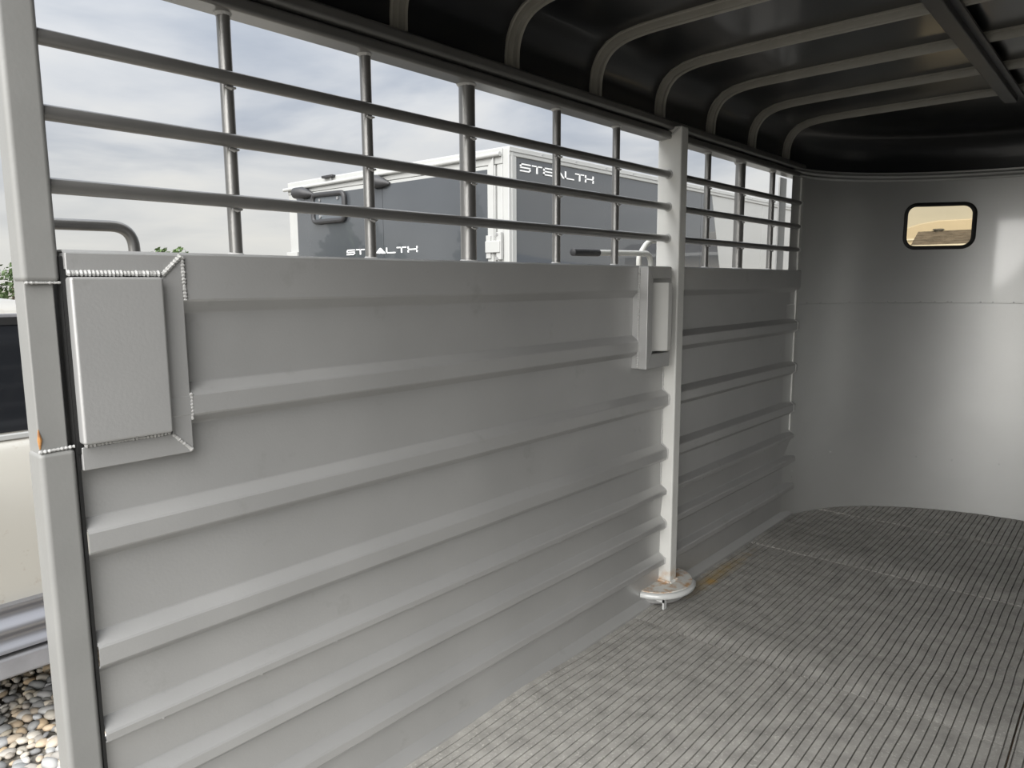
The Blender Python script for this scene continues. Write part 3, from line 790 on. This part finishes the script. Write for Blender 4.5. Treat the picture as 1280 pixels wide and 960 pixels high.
gobj('corner_bead', MB().box((XR+.004, 3.955, ZB), (XR+.014, 3.975, ZT-.02)), white_trim, bevel=.003)
gobj('bottom_rail', MB().box((XR-.05, YR, ZB-.08), (XR+.008, YF, zp0)), white_trim, bevel=.005)
gobj('roof', MB().box((XL, YR+.01, ZT-.03), (XR, YF, ZT+.005)), white_alu, bevel=.01)
gobj('far_side_panel', MB().box((XL, YR+.03, ZB), (XL+.03, YF, ZT-.03)), white_alu)
# rear: frame, ramp door with charcoal skin, bead, hinge, plate holder, rollers
gobj('rear_header', MB().box((XL, YR-.01, 2.035), (XR-.05, YR+.03, ZT-.005)), white_trim, bevel=.006)
gobj('rear_jamb', MB().box((XL, YR-.005, ZB), (XL+.15, YR+.03, 2.035)), white_trim, bevel=.006)
gobj('rear_jamb', MB().box((-2.245, YR-.005, ZB), (XR-.05, YR+.03, 2.035)), white_trim, bevel=.006)
gobj('header_bead', MB().tube([(XL-.03, YR-.03, 2.082), (-2.19, YR-.03, 2.100)], .016, 12), white_trim, smooth=True)
door = gobj('ramp_door', MB().box((XL+.15, YR-.018, .08), (-2.25, YR+.02, 2.03)), white_alu, bevel=.004)
gobj('door_skin', MB().box((XL+.165, YR-.024, .16), (-3.505, YR-.017, 1.998)), charcoal, door)
gobj('door_skin', MB().box((-3.500, YR-.024, .16), (-2.315, YR-.017, 2.005)), charcoal, door)
gobj('door_edge', MB().prism([(-2.315, .10), (-2.258, .10), (-2.258, 2.085), (-2.315, 2.02)], 'y', YR-.028, YR-.016), white_trim, door, bevel=.002)
hg = gobj('hinge', MB().box((-2.325, YR-.05, 1.415), (-2.185, YR-.012, 1.500)), white_trim, bevel=.006)
gobj('hinge_leaf', MB().box((-2.325, YR-.04, 1.375), (-2.28, YR-.012, 1.54)), white_trim, hg, bevel=.004)
gobj('hinge_leaf', MB().box((-2.225, YR-.04, 1.365), (-2.180, YR-.012, 1.56)), white_trim, hg, bevel=.004)
for zz in (1.375, 1.545):
    gobj('hinge_bolt', MB().tube([(-2.215, YR-.045, zz), (-2.215, YR-.012, zz)], .012, 8), steel_m, hg)
pf = [(-4.475, 2.000), (-4.000, 1.990), (-4.000, 1.745), (-4.475, 1.745)]
mbp = MB().tube([Vector((a, YR-.045, c)) for a, c in pf+pf[:1]], .0, 8) if False else MB()
loop = bend([(-4.24, YR-.045, 1.99), (-4.00, YR-.045, 1.985), (-4.00, YR-.045, 1.755), (-4.47, YR-.045, 1.755), (-4.47, YR-.045, 1.995), (-4.24, YR-.045, 1.99)], .05, 6)
plh = gobj('plate_holder', MB().tube(loop, .022, 10), darkplastic, smooth=True)
gobj('plate_backing', MB().box((-4.46, YR-.035, 1.765), (-4.01, YR-.024, 1.98)), platefill, plh)
for a, c in ((-4.37, 1.945), (-4.10, 1.945), (-4.37, 1.80)):
    gobj('plate_bolt', MB().tube([(a, YR-.046, c), (a, YR-.034, c)], .013, 10), steel_m, plh)
for a in (-4.65, -3.57):
    ro = gobj('door_bumper', MB().tube([(a-.055, YR-.075, 2.03), (a-.05, YR-.075, 2.03), (a+.055, YR-.07, 2.028), (a+.10, YR-.05, 2.018), (a+.17, YR-.03, 2.005)], [.035, .050, .052, .040, .012], 14), darkplastic, smooth=True)
    gobj('bumper_cap', MB().tube([(a-.066, YR-.075, 2.03), (a-.054, YR-.075, 2.03)], .018, 10), steel_m, ro)
mk = gobj('marker_lamp', MB().box((-4.32, YR-.05, 2.130), (-4.16, YR-.005, 2.152)), darkplastic, bevel=.006)
gobj('lamp_stem', MB().box((-4.22, YR-.03, 2.10), (-4.20, YR-.008, 2.135)), steel_m, mk)
gobj('roof_ring', MB().tube([Vector((-3.36, YR-.02, 2.125))+Vector((.018*math.cos(a), 0, .022*math.sin(a))) for a in [i*PI/8 for i in range(17)]], .004, 6), steel_m, smooth=True)
gobj('latch_bracket', MB().box((XL-.02, YR-.04, 1.46), (XL+.16, YR-.006, 1.50)), white_trim, bevel=.004)
for a, b_ in ((XR+.012, 0),):
    for yy in [4.3+.42*i for i in range(15)]:
        gobj('rivet', MB().tube([(a-.002, yy, 2.132), (a+.004, yy, 2.132)], .008, 8), steel_m)
# lettering
def word(origin, ux, length, h, t, filled_a):
    """block capitals as flat strips; ux: reading direction, z up"""
    n_ = 7; gap = .018; cw = (length-gap*(n_-1))/n_; m = MB(); nrm = Vector((0, 0, 1)).cross(Vector(ux)) * -1
    O = Vector(origin); U = Vector(ux)
    def poly(ps):
        k = len(m.v)
        top = [O+U*a+Vector((0, 0, b_))+nrm*.003 for a, b_ in ps]; bot = [O+U*a+Vector((0, 0, b_))-nrm*.002 for a, b_ in ps]
        q = len(ps)
        m.add(top+bot, [tuple(range(q)), tuple(range(2*q-1, q-1, -1))]+[(i, (i+1) % q, q+(i+1) % q, q+i) for i in range(q)])
    def rect(x0, z0, x1, z1): poly([(x0, z0), (x1, z0), (x1, z1), (x0, z1)])
    for i, ch in enumerate('STEALTH'):
        x = i*(cw+gap); X = x+cw
        if ch == 'S':
            rect(x, h-t, X, h); rect(x, h/2-t/2, X, h/2+t/2); rect(x, 0, X, t); rect(x, h/2, x+t*1.3, h); rect(X-t*1.3, 0, X, h/2)
        elif ch == 'T':
            rect(x, h-t, X, h); rect((x+X)/2-t*.7, 0, (x+X)/2+t*.7, h)
        elif ch == 'E':
            rect(x, h-t, X, h); rect(x, h/2-t/2, X, h/2+t/2); rect(x, 0, X, t); rect(x, 0, x+t*1.3, h)
        elif ch == 'A':
            mx_ = (x+X)/2
            if filled_a: poly([(x-.01, 0), (x+cw*.2, h*.12), (x+cw*.4, 0), (x+cw*.55, h*.1), (x+cw*.72, 0), (X+.01, 0), (mx_+t*.6, h), (mx_-t*.6, h)])
            else:
                poly([(x-.008, 0), (x+t*1.6, 0), (mx_, h-t*1.2), (mx_, h)]); poly([(X+.008, 0), (mx_, h), (mx_, h-t*1.2), (X-t*1.6, 0)])
        elif ch == 'L':
            rect(x, 0, x+t*1.3, h); rect(x, 0, X, t)
        elif ch == 'H':
            rect(x, 0, x+t*1.3, h); rect(X-t*1.3, 0, X, h); rect(x, h/2-t/2, X, h/2+t/2)
    return m
gobj('lettering', word((XR+.002, 4.058, 1.992), (0, 1, 0), .915, .056, .0088, False), letter_m)
gobj('lettering', word((-4.012, YR-.0255, 1.447), (1, 0, 0), .93, .047, .009, True), letter_m)
for yy in (7.4, 8.3):
    tw = gobj('wheel', MB().tube([(XR-.28, yy, GZ+.35), (XR-.26, yy, GZ+.35), (XR-.03, yy, GZ+.35), (XR-.01, yy, GZ+.35)], [.31, .35, .35, .31], 28), tyre_m, smooth=True)
    gobj('hub', MB().tube([(XR-.012, yy, GZ+.35), (XR, yy, GZ+.35)], .2, 20), chrome, tw, smooth=True)
    tw = gobj('wheel', MB().tube([(XL+.28, yy, GZ+.35), (XL+.26, yy, GZ+.35), (XL+.03, yy, GZ+.35), (XL+.01, yy, GZ+.35)], [.31, .35, .35, .31], 28), tyre_m, smooth=True)
gobj('chassis', MB().box((XL+.4, YR+.1, -.16), (XR-.4, YF+.9, .02)), beampaint)

# ------------------------------------------------------------------ house seen through the front window
hs = tag(empty('house', (-1.0, 16, GZ)), 'house with a dark shingled roof and small vent, seen through the front window', 'house')
HO = Vector(hs.location)
def hobj(name, m, mm, parent=None, **k):
    m.v = [tuple(Vector(p)-HO) for p in m.v]; return obj(name, m, mm, parent or hs, **k)
hobj('wall', MB().box((-1.75, 14.2, GZ), (3.4, 15.4, 1.79)), siding_m)
# hipped roof in courses of shingles
ev = (-1.81, 14.0, 3.6, 15.6); rz0, rz1 = 1.80, 2.075
m = MB(); rg0 = Vector((-1.88, 14.8, rz1)); rg1 = Vector((3.6, 14.8, rz1))
c = [Vector((ev[0], ev[1], rz0)), Vector((ev[2], ev[1], rz0)), Vector((ev[2], ev[3], rz0)), Vector((ev[0], ev[3], rz0))]
m.add([*c, rg0, rg1], [(0, 1, 5, 4), (1, 2, 5), (2, 3, 4, 5), (3, 0, 4), (0, 3, 2, 1)])
rf = hobj('roof', m, shingle_m)
ncourse = 9
for i in range(ncourse):
    t0, t1 = i/ncourse, (i+1)/ncourse
    a = c[0].lerp(rg0, t0); b_ = c[1].lerp(rg1, t0); d = c[1].lerp(rg1, t1); e = c[0].lerp(rg0, t1)
    up = Vector((0, 0, .014))
    hobj('shingle_course', MB().add([a, b_, d, e, a+up, b_+up, d+up*.3, e+up*.3], [(0, 1, 2, 3), (4, 5, 6, 7), (0, 1, 5, 4), (1, 2, 6, 5), (2, 3, 7, 6), (3, 0, 4, 7)]), shingle_m, rf)
hobj('fascia', MB().box((ev[0]-.02, ev[1]-.04, 1.745), (ev[2], ev[1]+.02, 1.806)), white_trim)
vt = hobj('roof_vent', MB().tube([(-1.56, 14.78, 2.03), (-1.56, 14.78, 2.085), (-1.56, 14.78, 2.09)], [.07, .07, .08], 12), darkplastic)
hobj('vent_cap', MB().tube([(-1.56, 14.78, 2.088), (-1.56, 14.78, 2.112)], [.10, .08], 12), darkplastic, vt)
rv = tag(empty('pale_trailer', (-1, 22, GZ)), 'long pale trailer standing behind the shingled house, seen through the front window', 'trailer')
RO = Vector(rv.location)
def robj(name, m, mm, parent=None, **k):
    m.v = [tuple(Vector(p)-RO) for p in m.v]; return obj(name, m, mm, parent or rv, **k)
robj('body', MB().prism([(-3.75, GZ+.5), (5.0, GZ+.5), (5.0, 2.755), (-2.9, 2.74), (-3.3, 2.68), (-3.75, 2.55)], 'y', 21.5, 24), siding_m, bevel=.03)
robj('belt_strip', MB().box((-3.76, 21.47, 2.26), (5.0, 21.5, 2.30)), white_trim)
robj('belt_strip', MB().box((-3.76, 21.47, 1.2), (5.0, 21.5, 1.3)), car_grey)
for xx in (.5, 1.4):
    robj('wheel', MB().tube([(xx, 21.48, GZ+.38), (xx, 21.7, GZ+.38)], .38, 20), tyre_m)
robj('hitch', MB().box((-4.9, 22.6, GZ+.4), (-3.7, 22.8, GZ+.55)), beampaint)

# ------------------------------------------------------------------ trees and hills
def tree(label, x, y, h, wd, conifer, seed, gz=GZ, n=1400):
    rn = random.Random(seed); tr = tag(empty('tree', (x, y, gz)), label, 'tree', 'trees around the yard')
    obj('trunk', MB().tube([(0, 0, 0), (.02*h, 0, h*.4), (0, .02*h, h*.85)], [.035*h, .025*h, .006*h], 8), bark_m, tr, smooth=True)
    m = MB()
    clumps = [] if conifer else [(rn.gauss(0, wd*.28), rn.gauss(0, wd*.28), h*rn.uniform(.35, .9), wd*rn.uniform(.16, .3)) for _ in range(16)]
    for _ in range(n):
        if conifer:
            t_ = rn.random()**1.4; z = h*(.1+.9*t_); rr_ = wd*.5*(1-t_)*rn.uniform(.5, 1.08)*(1+.25*math.sin(t_*40)); a = rn.uniform(0, 6.28)
            p = Vector((rr_*math.cos(a), rr_*math.sin(a), z))
        else:
            cx, cy, cz, cr_ = rn.choice(clumps); d = Vector((rn.gauss(0, 1), rn.gauss(0, 1), rn.gauss(0, 1))).normalized()*cr_*rn.uniform(.6, 1.05)
            p = Vector((cx, cy, cz))+d*1.0
            p.z = max(h*.15, p.z)
        s_ = h*.045*rn.uniform(.6, 1.3); a = Vector((rn.gauss(0, 1), rn.gauss(0, 1), rn.gauss(0, 1))).normalized(); c_ = a.orthogonal().normalized(); e = a.cross(c_)
        m.add([p+c_*s_, p+e*s_*.6, p-c_*s_, p-e*s_*.6], [(0, 1, 2, 3)])
    obj('crown', m, leaf_m, tr)
tree('low green tree beyond the car roof, left of the rear post', -31, 8.3, 2.15, 3.4, False, 1)
tree('far tree just topping the left wall beside the grab handle', -60.2, 25.2, 4.6, 2.8, False, 2)
tree('far tree just topping the left wall above the hinge pocket weld', -54.6, 25.0, 4.35, 2.6, False, 3)
for k, (x, y, h, wd) in enumerate(((-25, -13, 4.4, 3.2), (-22, -9, 4.6, 3.4), (-14, -8, 4.3, 2.2), (-28, -17, 3.6, 2.4))):
    tree(['wide dark conifer mirrored at the left of the cargo trailer rear door', 'tallest dark conifer mirrored beside the plate holder of the cargo trailer', 'slim dark conifer mirrored above the cargo trailer rear lettering', 'small far conifer mirrored in the cargo trailer rear door'][k], x, y, h, wd, True, 20+k, n=1200)
m = MB(); rows = [[], [], []]
for i in range(61):
    a = math.radians(74-i*2.2); R_ = 250
    h = 9+9*noise.noise(Vector((i*.11, 0, 4)))+3*noise.noise(Vector((i*.4, 0, 8)))
    for k, (rr_, z) in enumerate(((R_-40, GZ), (R_-10, GZ+h*.6), (R_+8, GZ+h))):
        rows[k].append((rr_*math.cos(a), rr_*math.sin(a), z))
rows.append([(p[0]*1.2, p[1]*1.2, GZ) for p in rows[2]])
tag(obj('hills', MB().grid(rows), hill_m, None, smooth=True), 'low bluish hills along the horizon', None, None, 'structure')
